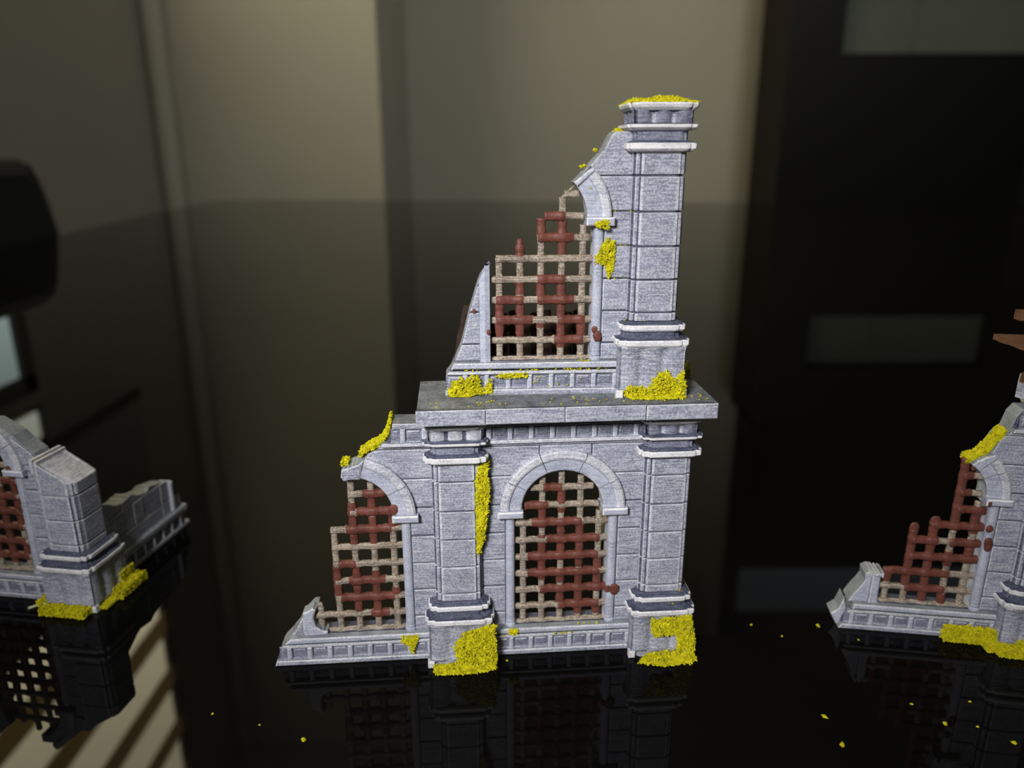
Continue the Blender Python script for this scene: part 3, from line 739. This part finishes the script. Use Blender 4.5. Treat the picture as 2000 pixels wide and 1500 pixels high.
for mx, my, mz in ((3.30, 5.9, 1.0), (3.25, 6.4, 0.5), (3.32, 5.3, 1.5)):
    pts = [(3.42-0.12*random.random(), my+random.gauss(0, .18), mz+random.gauss(0, .22)) for _ in range(380)]
    moss_build(T, pts)
moss_specks(T, [(x, -0.38, 0.655) for x in (-0.6, -0.55, 0.85, 1.0, 1.1, 1.3)] + [(x, -0.3, 0.88) for x in (1.5, 1.65, 1.8, 2.0)]+[(3.9, -.6, 1.6), (4.0, -.62, 1.58), (4.2, -.5, 1.9)])
moss_specks(T, [(random.uniform(-2.4, 4.5), random.uniform(-0.9, -0.4), 7.40) for _ in range(45)], 0.02)

# ------------------------------------------------------------------ upper ruin
UP = empty('upper_ruin', (-0.3052, 18.2057, 7.385), 0.0469, 'tall tapering grey-blue ruin with one barred window and a full pier, standing on the slab', 'miniature ruin', 'painted miniature ruins')
T = UP
lo = [(0, -1.36), (0.50, -1.35), (0.60, -1.27), (0.71, -1.20), (0.84, -1.14)]
base_course(T, -1.36, 3.0, 1.0, left=lo)
louter = [(0.8, -1.15), (1.27, -0.955), (2.10, -0.745), (2.75, -0.54), (2.93, -0.47), (3.27, -0.22)]
b = MB(); b.prism(mono_z(0.8, 3.25, louter, -0.235), -0.13, 0.40, 0.02, 0, 1, 1); b.build('wall_core', [M_dark, M_cut], T)
for z0, z1 in ((0.84, 1.28), (1.28, 2.08), (2.08, 2.72)):
    block(T, mono_z(z0+.024, z1-.024, [(z, x+0.03) for z, x in louter], -0.495), e=0.02)
b = MB(); secs = [[(x, -0.24, z), (-0.36, -0.27, z), (-0.235, -0.22, z), (-0.235, 0.3, z), (x, 0.3, z)] for z, x in ((0.84, -.49), (2.85, -.49), (3.0, -.42), (3.22, -.27))]
b.loft(secs, 0); b.build('window_jamb', [M_jamb, M_edge], T)
jamb(T, 0, 1); springer(T, 0, 1)
ragr = [(4.2, 2.0), (5.03, 1.68), (5.12, 1.78), (5.52, 2.13), (5.84, 2.42), (6.15, 2.57), (6.24, 2.66)]
xin = lambda z: max(XC+(math.sqrt(max(0.0, (RI+.03)**2-max(0, z-ZA)**2)) if z < ZA+RI else 0), interp([(4.2, 1.9), (4.95, 1.62), (5.12, 1.78), (5.52, 2.13), (5.84, 2.42), (6.15, 2.57), (6.24, 2.66)], z))
b = MB(); b.prism(mono_z(0.8, 4.2, XC+1.245, 3.4), -0.13, 0.40, 0.001, 0, 0, 1); b.prism(mono_z(4.2, 6.24, xin, 3.4, 24), -0.13, 0.40, 0.02, 0, 1, 1)
b.build('wall_core', [M_dark, M_cut], T)
side_wall(T, 0, 1, 3.15)
xo = lambda z: max(XC+(math.sqrt(max(0, (RO-.03)**2-(z-ZA)**2)) if z < ZA+RO-.03 else 0), xin(z)+0.03)
block(T, mono_z(5.285, 6.235, xo, 3.15, 14))
# arch remnant, cut along the break
arch_ring(T, 0, 0, 41, [])
b = MB()
a0 = math.radians(40.5)
def pa(r, a): return (XC+r*math.cos(math.radians(a)), ZA+r*math.sin(math.radians(a)))
b.prism([pa(RI, 40.7), pa(RO, 40.7), pa(RO-.01, 44), pa(1.50, 45), pa(1.30, 46), pa(RI, 47.5)], -0.34, 0.35, 0.03, 0, 1, 2); b.build('voussoir', [M_jamb, M_edge, M_cut], T)
lattice(T, 0, {0: (-.55, 4.55), 1: (-.55, 4.55), 2: (-.5, 4.5), 3: (-.5, 4.5), 4: (-.5, 4.5), 5: (-.15, 4.5), 6: (1.85, 4.35), 7: (2.15, 4.0), 8: (3.05, 3.75)},
        {0: (-.05, 5.05), 1: (-.05, 5.95, 1), 2: (-.05, 6.9), 3: (-.05, 7.85), 4: (-.05, 6.6)},
        [(7, 2.2, 3), (6, 2, 3.4), (4, 2, 3), (3, 2, 3.5), (3, 0, 1), (2, 0, 1.5), (2, 3, 4), (1, 2.75, 4)],
        [(2, 6.2, 7), (3, 5.3, 7), (1, 5.1, 5.9), (2, 3, 4.1), (3, 3.1, 4), (1, 3.4, 3.8), (0, 2, 3), (1, 2, 3), (0, 1.3, 2), (1, 1.3, 2), (3, 1, 2.7), (4, 1, 2), (3, .7, 1), (2, 1.7, 2)],
        extra=((2.40, 1.46, 0.115, -0.24), (2.33, 1.62, 0.08, -0.22), (-0.27, 1.6, 0.06, -0.26), (-0.62, 2.10, 0.05, -0.19)))
# diagonal and hooked bar ends
b = MB(); b.loft([[(x+0.07*math.cos(a)*.9, -0.02+0.07*math.sin(a), z+0.07*math.cos(a)*.5) for a in [k*math.pi/3 for k in range(6)]] for x, z in ((1.50, 4.70), (1.53, 4.82), (1.66, 4.92), (1.74, 5.02))], 0); b.build('lattice_bar', [M_tan], T)
b = MB(); b.loft([[(x+0.09*math.cos(a)*.9, -0.02+0.07*math.sin(a), z+0.09*math.cos(a)*.5) for a in [k*math.pi/3 for k in range(6)]] for x, z in ((1.0, 3.85), (1.01, 4.1), (1.06, 4.25), (1.16, 4.34))], 0); b.build('lattice_bar', [M_rust], T)
pier(T, PR)
wing(T, 0.95, 1.7, [(0.95, 6.2), (1.2, 6.3), (1.7, 5.0)], blocks=False)
moss_face(T, [(-1.30, 0.19), (-1.10, 0.42), (-0.95, 0.50), (-0.85, 0.40), (-0.72, 0.55), (-0.55, 0.53), (-0.5, 0.25), (-0.42, 0.2), (-0.24, 0.46), (-0.19, 0.07), (-0.5, 0.05), (-0.79, -0.10), (-1.24, -0.08)], -0.34, 0.13, 1400)
moss_face(T, [(-0.15, 0.50), (0.1, 0.58), (0.67, 0.57), (0.66, 0.48), (0.3, 0.44), (0.0, 0.47)], -0.335, 0.05, 1200)
moss_face(T, [(3.0, 0.12), (3.10, 0.33), (3.40, 0.30), (3.62, 0.24), (3.72, 0.5), (3.84, 0.62), (4.08, 0.68), (4.22, 0.46), (4.30, 0.52), (4.45, 0.70), (4.56, 0.29), (4.50, -0.10), (3.6, -0.14), (3.2, -0.10)], -0.73, 0.13, 1500)
moss_face(T, [(2.58, 3.84), (2.72, 3.78), (2.76, 3.66), (2.74, 3.17), (2.65, 2.86), (2.58, 3.0), (2.54, 3.20), (2.33, 3.25), (2.29, 3.36), (2.44, 3.66)], -0.21, 0.09, 1700)
moss_face(T, [(2.22, 4.12), (2.28, 4.24), (2.40, 4.28), (2.56, 4.25), (2.57, 4.12), (2.5, 4.06), (2.4, 4.10)], -0.40, 0.05, 1700)
moss_top(T, 2.93, 4.48, -0.62, 0.9, 6.84, 0.17, 1500)
moss_top(T, 2.78, 3.05, 0.2, 1.0, 6.22, 0.15, 900)
moss_top(T, 4.94, 5.14, 0.9, 1.15, lambda x, y: 0.02+0.0*x, 0.44, 3600)
moss_specks(T, [(random.uniform(-.9, 2.8), -0.335, 0.655) for _ in range(26)] + [(random.uniform(1.9, 2.2), -0.3, 0.86) for _ in range(8)] + [(random.uniform(.8, 2.7), -0.30, random.uniform(.2, .5)) for _ in range(9)]
            + [(2.66, -.14, 4.46), (2.74, -.14, 4.46), (3.1, -.2, 4.46), (2.9, -.14, 3.66), (2.98, -.14, 3.67), (2.82, -.14, 2.87), (3.0, -.14, 2.87), (3.03, -.5, 1.9), (3.5, -.52, 1.88), (2.1, -.3, 5.0)], 0.022)
moss_specks(T, [(2.02, 0.2, 5.50), (1.98, .2, 5.46), (2.3, 0.2, 5.85)], 0.05)

# ------------------------------------------------------------------ left ruin (corner piece)
LE = empty('left_corner_ruin', (-16.8752, 20.9779, 0), -0.1457, 'grey-blue corner ruin with broken pier and low side wing at the left frame edge', 'miniature ruin', 'painted miniature ruins')
T = LE
base_course(T, -0.8, 2.9, 1.0)
core_side(T, 0, 1, 3.3, 4.45)
for z0, z1 in zip(JZ[:5], JZ[1:6]):
    block(T, mono_z(z0+.024, z1-.024, (lambda z: XC+(1.50 if z < 4.14 else math.sqrt(max(0, (RO-.03)**2-max(0, z-ZA)**2)))), 3.15, 6))
rr = [(4.46, 3.12), (4.67, 3.06), (4.83, 3.02), (5.1, 2.72), (5.34, 2.55), (5.71, 2.25), (5.9, 1.95)]
b = MB(); b.prism(mono_z(4.44, 5.72, lambda z: XC+math.sqrt(max(0.0, (RI+.02)**2-(z-ZA)**2)) if z < ZA+RI else XC+.1, [(4.44, 3.12), (4.83, 2.98), (5.1, 2.62), (5.34, 2.4), (5.72, 1.75)], 18), -0.13, 0.45, 0.02, 0, 1, 1)
b.build('wall_core', [M_stone, M_cut], T)
block(T, mono_z(4.475, 5.25, lambda z: XC+math.sqrt(max(0, (RO-.03)**2-(z-ZA)**2)), [(4.44, 3.12), (4.83, 2.95), (5.1, 2.60), (5.34, 2.3)], 10))
arch_ring(T, 0, 0, 62, [30]); springer(T, 0, 1); jamb(T, 0, 1)
arch_ring(T, 0, 140, 180, [150]); springer(T, 0, -1); jamb(T, 0, -1)
core_side(T, 0, -1, -0.8, 4.45)
lattice(T, 0, {r: (-.45, 4.5) for r in range(0, 7)} | {7: (.1, 3.9), 8: (.4, 3.6)}, {0: (-.05, 6.6), 1: (-.05, 8.4), 2: (-.05, 8.9), 3: (-.05, 8.5), 4: (-.05, 6.9)},
        [(r, 0, 4) for r in (1, 2, 3, 4, 5)] + [(6, 3.4, 4.2)], [(4, 3, 6.5), (3, .6, 5.5), (2, 1, 6), (4, 1.2, 2), (1, 2, 6)],
        extra=((2.30, 3.3, 0.09, -0.2), (2.26, 3.0, 0.10, -0.2), (2.3, 1.75, 0.07, -0.2), (2.2, 4.36, .08, -.3)))
zc_ = lambda x, y: (interp([(3.05, 4.66), (3.57, 4.50), (4.13, 4.06), (4.5, 4.02)], x) + 0.0*y)
pier(T, PR, cut=(3.66, zc_), capital=False)
b = MB(); b.box(3.06, 3.16, -0.45, 0.75, 4.3, 4.74); b.box(3.22, 3.30, -0.46, 0.75, 4.3, 4.70); b.build('broken_ridge', [M_edge], T)
wtop = [(0.84, 2.80), (1.2, 2.62), (1.7, 2.31), (2.35, 2.42), (2.5, 2.30), (3.1, 2.13), (3.34, 2.22), (4.25, 2.03), (4.75, 1.80), (4.9, 1.2), (5.0, 0.84)]
wing(T, 0.84, 4.95, wtop)
bb = MB(); bb.cbox(4.30, 4.50, -4.10, -3.6, 0.84, 1.95, 0.05, 0, 1); bb.v = [(-y, x, z) for x, y, z in bb.v]; bb.build('window_jamb', [M_jamb, M_edge], T)
pts = []
def foot(n, x0, x1, y0, y1, z1, e=0.1):
    for _ in range(int(n*1.4)): pts.append((random.uniform(x0, x1), random.uniform(y0, y1), 0.03+z1*random.random()**1.3))
foot(2600, 2.95, 4.45, -1.12, -0.72, 0.20); foot(500, 2.6, 2.95, -0.75, -0.35, 0.22)
foot(1300, 4.56, 4.95, 0.0, 1.25, 0.3); foot(500, 4.5, 4.8, -0.55, 0.0, 0.10); foot(350, 4.53, 4.62, 0.5, 1.15, 0.62)
moss_build(T, pts)
sv = empty('pale_sliver', (-16.8752+2.25, 20.9779-1.15, 0.0), 0, 'thin pale sliver sticking out of the moss at the foot of the left ruin', 'splinter')
b = MB(); b.loft([[(x+0.03*math.cos(a), y+0.03*math.sin(a), z+0.03*math.sin(a)) for a in [k*math.pi/3 for k in range(6)]] for x, y, z in ((0, 0, 0.04), (0.50, 0.28, 0.10))], 0); b.build('splinter_body', M_sliver, sv)

# ------------------------------------------------------------------ right ruin
RI_ = empty('right_ruin', (10.6524, 18.9136, 0), -0.1487, 'grey-blue ruin with a stepped rust-red window grille, cut by the right frame edge', 'miniature ruin', 'painted miniature ruins')
T = RI_
lr = [(0, -1.20), (0.16, -1.12), (0.30, -1.10), (0.55, -1.0), (0.70, -0.90), (0.84, -0.88)]
base_course(T, -1.2, PR-0.7, 1.0, left=lr)
b = MB(); b.prism([(-1.40, 0.33), (-1.22, 0.0), (-1.05, 0.0), (-1.0, 0.55), (-1.08, 0.88), (-1.2, 0.5)], -0.12, 0.40, 0.03, 0, 1, 2); b.build('broken_base_end', [M_jamb, M_edge, M_cut], T)
b = MB(); b.prism(mono_z(0.8, 1.80, [(0.8, -0.98), (1.05, -0.86), (1.27, -0.72), (1.5, -0.60), (1.72, -0.62), (1.80, -0.5)], [(0.8, -0.45), (1.5, -0.45), (1.8, -0.38)]), -0.15, 0.42, 0.02, 0, 1, 2); b.build('wall_stump', [M_jamb, M_edge, M_cut], T)
b = MB(); b.prism([(-0.48, 0.84), (-0.20, 0.84), (-0.235, 1.0), (-0.235, 1.70), (-0.15, 1.82), (-0.45, 1.78)], -0.26, 0.3, 0.04, 0, 1, 2); b.build('window_jamb', [M_jamb, M_edge, M_cut], T)
for i in range(4):
    b = MB(); b.box(-0.52+i*0.10, -0.47+i*0.10, -0.26, 0.34, 1.70, 1.84-0.01*i); b.build('broken_ridge', [M_edge], T)
jamb(T, 0, 1); springer(T, 0, 1)
rin = lambda z: max(XC+(math.sqrt(max(0.0, (RI+.03)**2-max(0, z-ZA)**2)) if z < ZA+RI else 0), interp([(4.2, 1.9), (5.18, 1.52), (5.24, 1.62), (5.51, 1.94), (5.6, 2.03), (5.98, 2.16), (6.16, 2.36), (6.6, 2.46), (6.8, 2.6)], z))
b = MB(); b.prism(mono_z(0.8, 4.2, XC+1.245, 3.4), -0.13, 0.42, 0.001, 0, 0, 1); b.prism(mono_z(4.2, 6.8, rin, 3.4, 26), -0.13, 0.45, 0.02, 0, 1, 1)
b.build('wall_core', [M_dark, M_cut], T)
side_wall(T, 0, 1, 3.15)
xo2 = lambda z: max(XC+(math.sqrt(max(0, (RO-.03)**2-(z-ZA)**2)) if z < ZA+RO-.03 else 0), rin(z)+0.03)
block(T, mono_z(5.285, 6.065, xo2, 3.15, 14)); block(T, mono_z(6.09, 6.19, xo2, 3.15, 2), y0=-0.18)
block(T, mono_z(6.185, 6.285, xo2, 3.15, 2), y0=-0.30, mats=[M_edge, M_edge, M_cut], name='string_course')
frieze(T, 2.52, 3.2, 6.29, 0.98+0.533*3, yf=-0.31); block(T, mono_z(6.655, 6.8, 2.6, 3.15), y0=-0.31, name='rail')
arch_ring(T, 0, 0, 46, [30])
b = MB(); b.prism([pa(RI, 45.8), pa(RO, 45.8), pa(RO-.01, 50), pa(1.45, 54), pa(1.25, 58), pa(RI, 60)], -0.34, 0.35, 0.03, 0, 1, 2); b.build('voussoir', [M_jamb, M_edge, M_cut], T)
lattice(T, 0, {0: (-.4, 4.5), 1: (-.4, 4.5), 2: (0.0, 4.5), 3: (.9, 4.5), 4: (.95, 4.5), 5: (1.95, 4.5), 6: (2.95, 4.4), 7: (2.95, 4.0), 8: (2.95, 3.9)},
        {0: (-.05, 2.1), 1: (-.05, 4.6), 2: (-.05, 5.1), 3: (-.05, 9.0), 4: (-.05, 6.5)},
        [(1, 1.1, 2.9), (2, .1, 3), (3, 1, 4.4), (4, 1, 2.2), (4, 3, 4.5), (5, 2, 4.4), (6, 3, 4.3), (7, 3, 3.4), (8, 3, 3.4)],
        [(0, 1.4, 2), (1, 1, 4.6), (2, .3, 5), (3, 2.6, 3.3), (3, 5.3, 9), (3, .2, .6), (4, 4.7, 5.8), (4, 3.3, 3.7)],
        extra=((2.32, 3.40, 0.10, -0.22), (2.36, 2.98, 0.13, -0.22), (2.38, 2.84, 0.11, -0.22), (0.50, 3.20, 0.14, -0.03), (1.02, 3.42, 0.15, -0.03), (2.12, 4.22, 0.05, -0.41), (1.64, 5.13, 0.07, -.2)))
pier(T, PR)
sl = [(2.44, 0.10), (3.30, -1.12), (8.0, -1.12), (8.0, 1.0), (2.9, 1.0)]
b = MB(); b.loft([[(x, y, z) for x, y in sl] for z in (7.06, 7.10, 7.46)], [1, 0]); b.build('slab', [M_stone, M_edge], T)
b = MB(); b.loft([[(x*0.995+0.04, y*0.96, z) for x, y in sl] for z in (7.46, 7.50)], 0); b.build('plank_floor', [M_wood], T)
pts = []
foot_pts = [(1.52, 2.9, -0.62, -0.33, 0.42, 2300), (2.75, 4.4, -1.15, -0.74, 0.22, 2600), (2.5, 2.9, -0.95, -0.5, 0.2, 700), (3.3, 4.3, -0.8, -0.72, 0.35, 500)]
for x0, x1, y0, y1, z1, n in foot_pts: foot(n, x0, x1, y0, y1, z1)
moss_build(T, pts)
pts = []
path = [(1.50, 5.34), (1.75, 5.45), (1.98, 5.70), (2.15, 6.02), (2.28, 6.2)]
for (x0, z0), (x1, z1) in zip(path, path[1:]):
    for _ in range(900):
        t = random.random(); pts.append((x0+(x1-x0)*t-0.05*random.random(), random.uniform(-0.18, 0.25), z0+(z1-z0)*t+random.uniform(-0.12, .06)))
moss_build(T, pts)

# wooden platform of the next storey, carried by a post beyond the frame
PF = empty('plank_platform', (10.6524, 18.9136, 7.50), -0.1487, 'brown wooden plank platform jutting in at the right frame edge above the slab', 'platform')
b = MB(); b.box(3.0, 3.5, -0.5, 0.1, 0, 0.98); b.build('post', M_wood, PF)
for i in range(5):
    y0 = -1.35+i*0.29; xa = 1.63+(0.10-y0)*0.20-0.03*(i % 2)
    b = MB(); b.loft([[(x, y, z) for x, y in ((xa, y0), (6, y0), (6, y0+0.27), (xa-0.05, y0+0.27))] for z in (1.08, 1.10, 1.20, 1.22)], [0, 0, 0]); b.build('plank', M_wood, PF)
for y0 in (-1.2, -0.1):
    b = MB(); b.loft([[(x, y0+dy, z) for dy, z in ((0, z0), (0.14, z0), (0.14, 1.08), (0, 1.08))] for x, z0 in ((1.75-0.2*y0-.02, 1.02), (1.95-0.2*y0, 0.94), (6, 0.94))]); b.build('joist', M_wood, PF)
b = MB(); b.box(2.05, 6, -0.15, 0.12, 1.62, 1.86); b.build('rail_beam', M_wood, PF)
b = MB(); b.box(3.1, 3.35, -0.15, 0.1, 1.22, 1.62); b.build('post', M_wood, PF)

# dark brown plank hoarding standing on the slab behind the upper ruin
PH = empty('plank_hoarding', (-0.3052, 18.2057, 7.385), 0.0469, 'dark rusty-brown plank hoarding half hidden behind the upper ruin', 'fence')
x = -1.18
k = 0
b = MB(); b.loft([[(x0+dx, y, z) for x0, y in ((0, 0.95), (0.2, 0.95), (0.2, 1.05), (0, 1.05))] for dx, z in ((-1.30, 0.0), (-1.22, 0.6), (-1.14, 0.75), (-1.08, 1.2), (-1.0, 1.45), (-0.93, 1.9), (-0.88, 2.02))]); b.build('plank', M_hoard, PH)
x = -0.85
while x < 2.0:
    h = 1.82+0.08*math.sin(k*2.1)
    b = MB(); b.loft([[(x0, y, z) for x0, y in ((x, 0.95), (x+0.26, 0.95), (x+0.26, 1.05), (x, 1.05))] for z in (0.0, h-0.03)] + [[(x0, y, h) for x0, y in ((x+.05, 0.96), (x+0.22, 0.96), (x+0.22, 1.04), (x+.05, 1.04))]])
    b.build('plank', M_hoard, PH); x += 0.28; k += 1
for z in (0.4, 1.3):
    b = MB(); b.box(-0.9, 2.05, 1.05, 1.13, z, z+0.14); b.build('cross_rail', M_hoard, PH)

# ------------------------------------------------------------------ loose moss crumbs on the table
crumbs = [((-4.92, 14.46), .05, 'bright yellow moss crumb on bare table left of the centre ruin reflection'),
 ((-7.37, 15.33), .032, 'tiny yellow moss crumb on the table nearest the streaked blind reflection'),
 ((6.94, 18.92), .035, 'moss crumb on the table just right of the centre ruin right pedestal'),
 ((8.86, 18.86), .05, 'moss crumb on the table left of the right ruin base end'),
 ((7.65, 18.38), .03, 'smallest pale moss crumb midway between centre and right ruins'),
 ((7.64, 14.26), .055, 'largest yellow moss crumb on the table near the bottom right of centre'),
 ((7.59, 15.17), .05, 'elongated yellow moss crumb just beyond the largest crumb on the table'),
 ((10.39, 14.92), .05, 'forked yellow moss crumb in front of the right ruin reflection'),
 ((9.93, 15.61), .03, 'small pale moss crumb directly in front of the right ruin grille'),
 ((11.43, 15.69), .03, 'small moss crumb in front of the right ruin jamb, farthest of the right group'),
 ((11.65, 14.31), .045, 'moss crumb on the table nearest the bottom right corner'),
 ((11.11, 14.83), .03, 'dull moss crumb between the forked crumb and the corner crumb'),
 ((-0.15, 17.33), .03, 'single moss crumb on the table just in front of the centre ruin middle base'),
 ((9.75, 18.2), .025, 'pale crumb on the table in front of the right ruin left base end'),
 ((-6.1, 14.95), .022, 'faint crumb between the two yellow crumbs at the bottom left')]
for (x, y), r, lab in crumbs:
    b = MB(); n = 6
    secs = [[(r*s*1.5*math.cos(t)*random.uniform(.6, 1.3), r*s*math.sin(t)*random.uniform(.6, 1.3), h) for t in [k*2*math.pi/n for k in range(n)]] for s, h in ((.8, 0.0), (1.1, r*.5), (.5, r*1.2))]
    b.loft(secs, 0); o = b.build('moss_crumb', M_moss)
    o.location = (x*S, y*S, TZ*S); o.rotation_euler = (0, 0, random.uniform(0, 6)); tag(o, lab, 'moss crumb', 'loose moss crumbs on the table')
